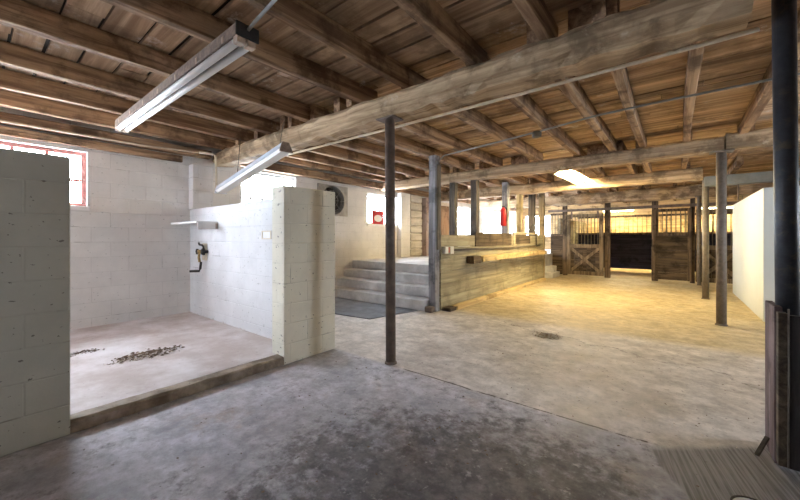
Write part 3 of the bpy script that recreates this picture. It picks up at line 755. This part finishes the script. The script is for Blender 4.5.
for k in range(4):
    an = k * math.pi / 4; c, s_ = math.cos(an) * R, math.sin(an) * R; path(bm, [(XL + .026, yc - c, zc - s_), (XL + .026, yc + c, zc + s_)], .004, 6)
link('guard_spokes', bm, 'fan', t)
# red sign leaning in window 3
t = thing('red_board', (XL - .04, 6.62, 1.61), 'red board with a white oval standing on the sill of the arched window', 'board')
bm = BM(); box(bm, XL - .06, XL - .03, 6.42, 6.85, 1.61, 1.96); link('panel', bm, 'red', t, bev=.004)
bm = BM(); loft(bm, [[V((x, 6.63 + .15 * math.cos(2 * math.pi * i / 24), 1.76 + .09 * math.sin(2 * math.pi * i / 24))) for i in range(24)] for x in (XL - .031, XL - .027)]); link('white_oval', bm, 'whiteframe', t)

# ---------------------------------------------------------------- litter
def litter(name, mat, c, rx, ry, n, z, size, seed, label, power=.6):
    rnd = random.Random(seed); bm = BM()
    for i in range(n):
        a = rnd.uniform(0, 6.28); k = rnd.random() ** power
        x, y = c[0] + rx * k * math.cos(a) * rnd.uniform(.6, 1.1), c[1] + ry * k * math.sin(a) * rnd.uniform(.6, 1.1)
        q = size * rnd.uniform(.4, 1.3); h = q * rnd.uniform(.15, .5); an = rnd.uniform(0, 3.14); zz = z + (1 - k) * .02 * rnd.random()
        e = V((math.cos(an), math.sin(an), rnd.uniform(-.2, .2))) * q; f = V((-math.sin(an), math.cos(an), rnd.uniform(-.2, .2))) * q * rnd.uniform(.25, .8)
        p = V((x, y, zz + h * .5 + .001))
        vs = [bm.verts.new(p + e * a1 + f * b1 + V((0, 0, c1))) for a1, b1, c1 in ((-1, 0, 0), (0, -1, 0), (1, 0, 0), (0, 1, 0), (.1, .1, h))]
        for i1, i2 in ((0, 1), (1, 2), (2, 3), (3, 0)): bm.faces.new((vs[i1], vs[i2], vs[4]))
        bm.faces.new((vs[3], vs[2], vs[1], vs[0]))
    o = link(name, bm, mat); tag(o, label, 'litter', kind='stuff')
litter('dry_leaf_litter', 'leaves', (-4.13, 1.12), .16, .36, 260, .08, .022, 1, 'heap of dry brown litter on the wash bay floor')
litter('pale_straw_litter', 'pale_chip', (-4.10, 1.10), .17, .40, 60, .082, .016, 2, 'pale chips among the brown litter heap')
litter('dry_leaf_litter', 'leaves', (-4.70, .74), .10, .16, 90, .08, .016, 3, 'small dark litter patch beside the grey stub wall')
litter('floor_crumbs', 'leaves', (-1.2, 1.9), 2.2, 1.4, 150, .0, .009, 4, 'scattered dark crumbs on the bare floor', .8)
litter('floor_crumbs', 'leaves', (-1.27, 4.62), .20, .17, 150, .0, .014, 5, 'dark dung patch on the tan floor')
litter('floor_crumbs', 'pale_chip', (-.1, 2.9), .7, .35, 40, .0, .009, 6, 'pale crumbs on the floor near the black box', .8)
litter('floor_crumbs', 'leaves', (-.6, 3.7), 1.6, 1.3, 120, .0, .010, 8, 'dark crumbs over the tan floor', .8)

# ---------------------------------------------------------------- daylight and camera
w = bpy.data.worlds.new('overcast_sky'); S.world = w; w.use_nodes = True
bg = w.node_tree.nodes['Background']; bg.inputs[0].default_value = (.82, .89, 1., 1); bg.inputs[1].default_value = 56.
def portal(axis, c, u0, u1, z0, z1, sgn):
    l = bpy.data.lights.new('daylight_portal', 'AREA'); l.shape = 'RECTANGLE'; l.size = abs(u1 - u0); l.size_y = z1 - z0
    l.cycles.is_portal = True
    o = bpy.data.objects.new('daylight_portal', l); COL.objects.link(o)
    mid = (u0 + u1) / 2; zc = (z0 + z1) / 2
    if axis == 'X': o.location = (c, mid, zc); dr = V((sgn, 0, 0))
    else: o.location = (mid, c, zc); dr = V((0, sgn, 0))
    o.rotation_euler = dr.to_track_quat('-Z', 'Z').to_euler()
for W in (W1, W2, W3, W4, W5): portal('X', XL - .2, *W, 1)
portal('Y', YF + .2, *W6, -1); portal('X', XR + .2, *W8, -1); portal('Y', YB - .2, *W9, 1)

cam = bpy.data.cameras.new('camera'); co = bpy.data.objects.new('camera', cam); COL.objects.link(co)
cam.sensor_width = 36; cam.lens = 344 / 800 * 36; cam.shift_y = -12 / 800; cam.clip_start = .02
co.location = (0, 0, 1.25); co.rotation_euler = (math.pi / 2, 0, math.atan2(275, 344))
S.camera = co
S.view_settings.view_transform = 'Standard'; S.view_settings.look = 'None'; S.view_settings.gamma = 1
S.view_settings.use_curve_mapping = False
S.view_settings.exposure = .6
S.cycles.use_denoising = True
S.cycles.max_bounces = 12; S.cycles.diffuse_bounces = 8; S.cycles.transparent_max_bounces = 12
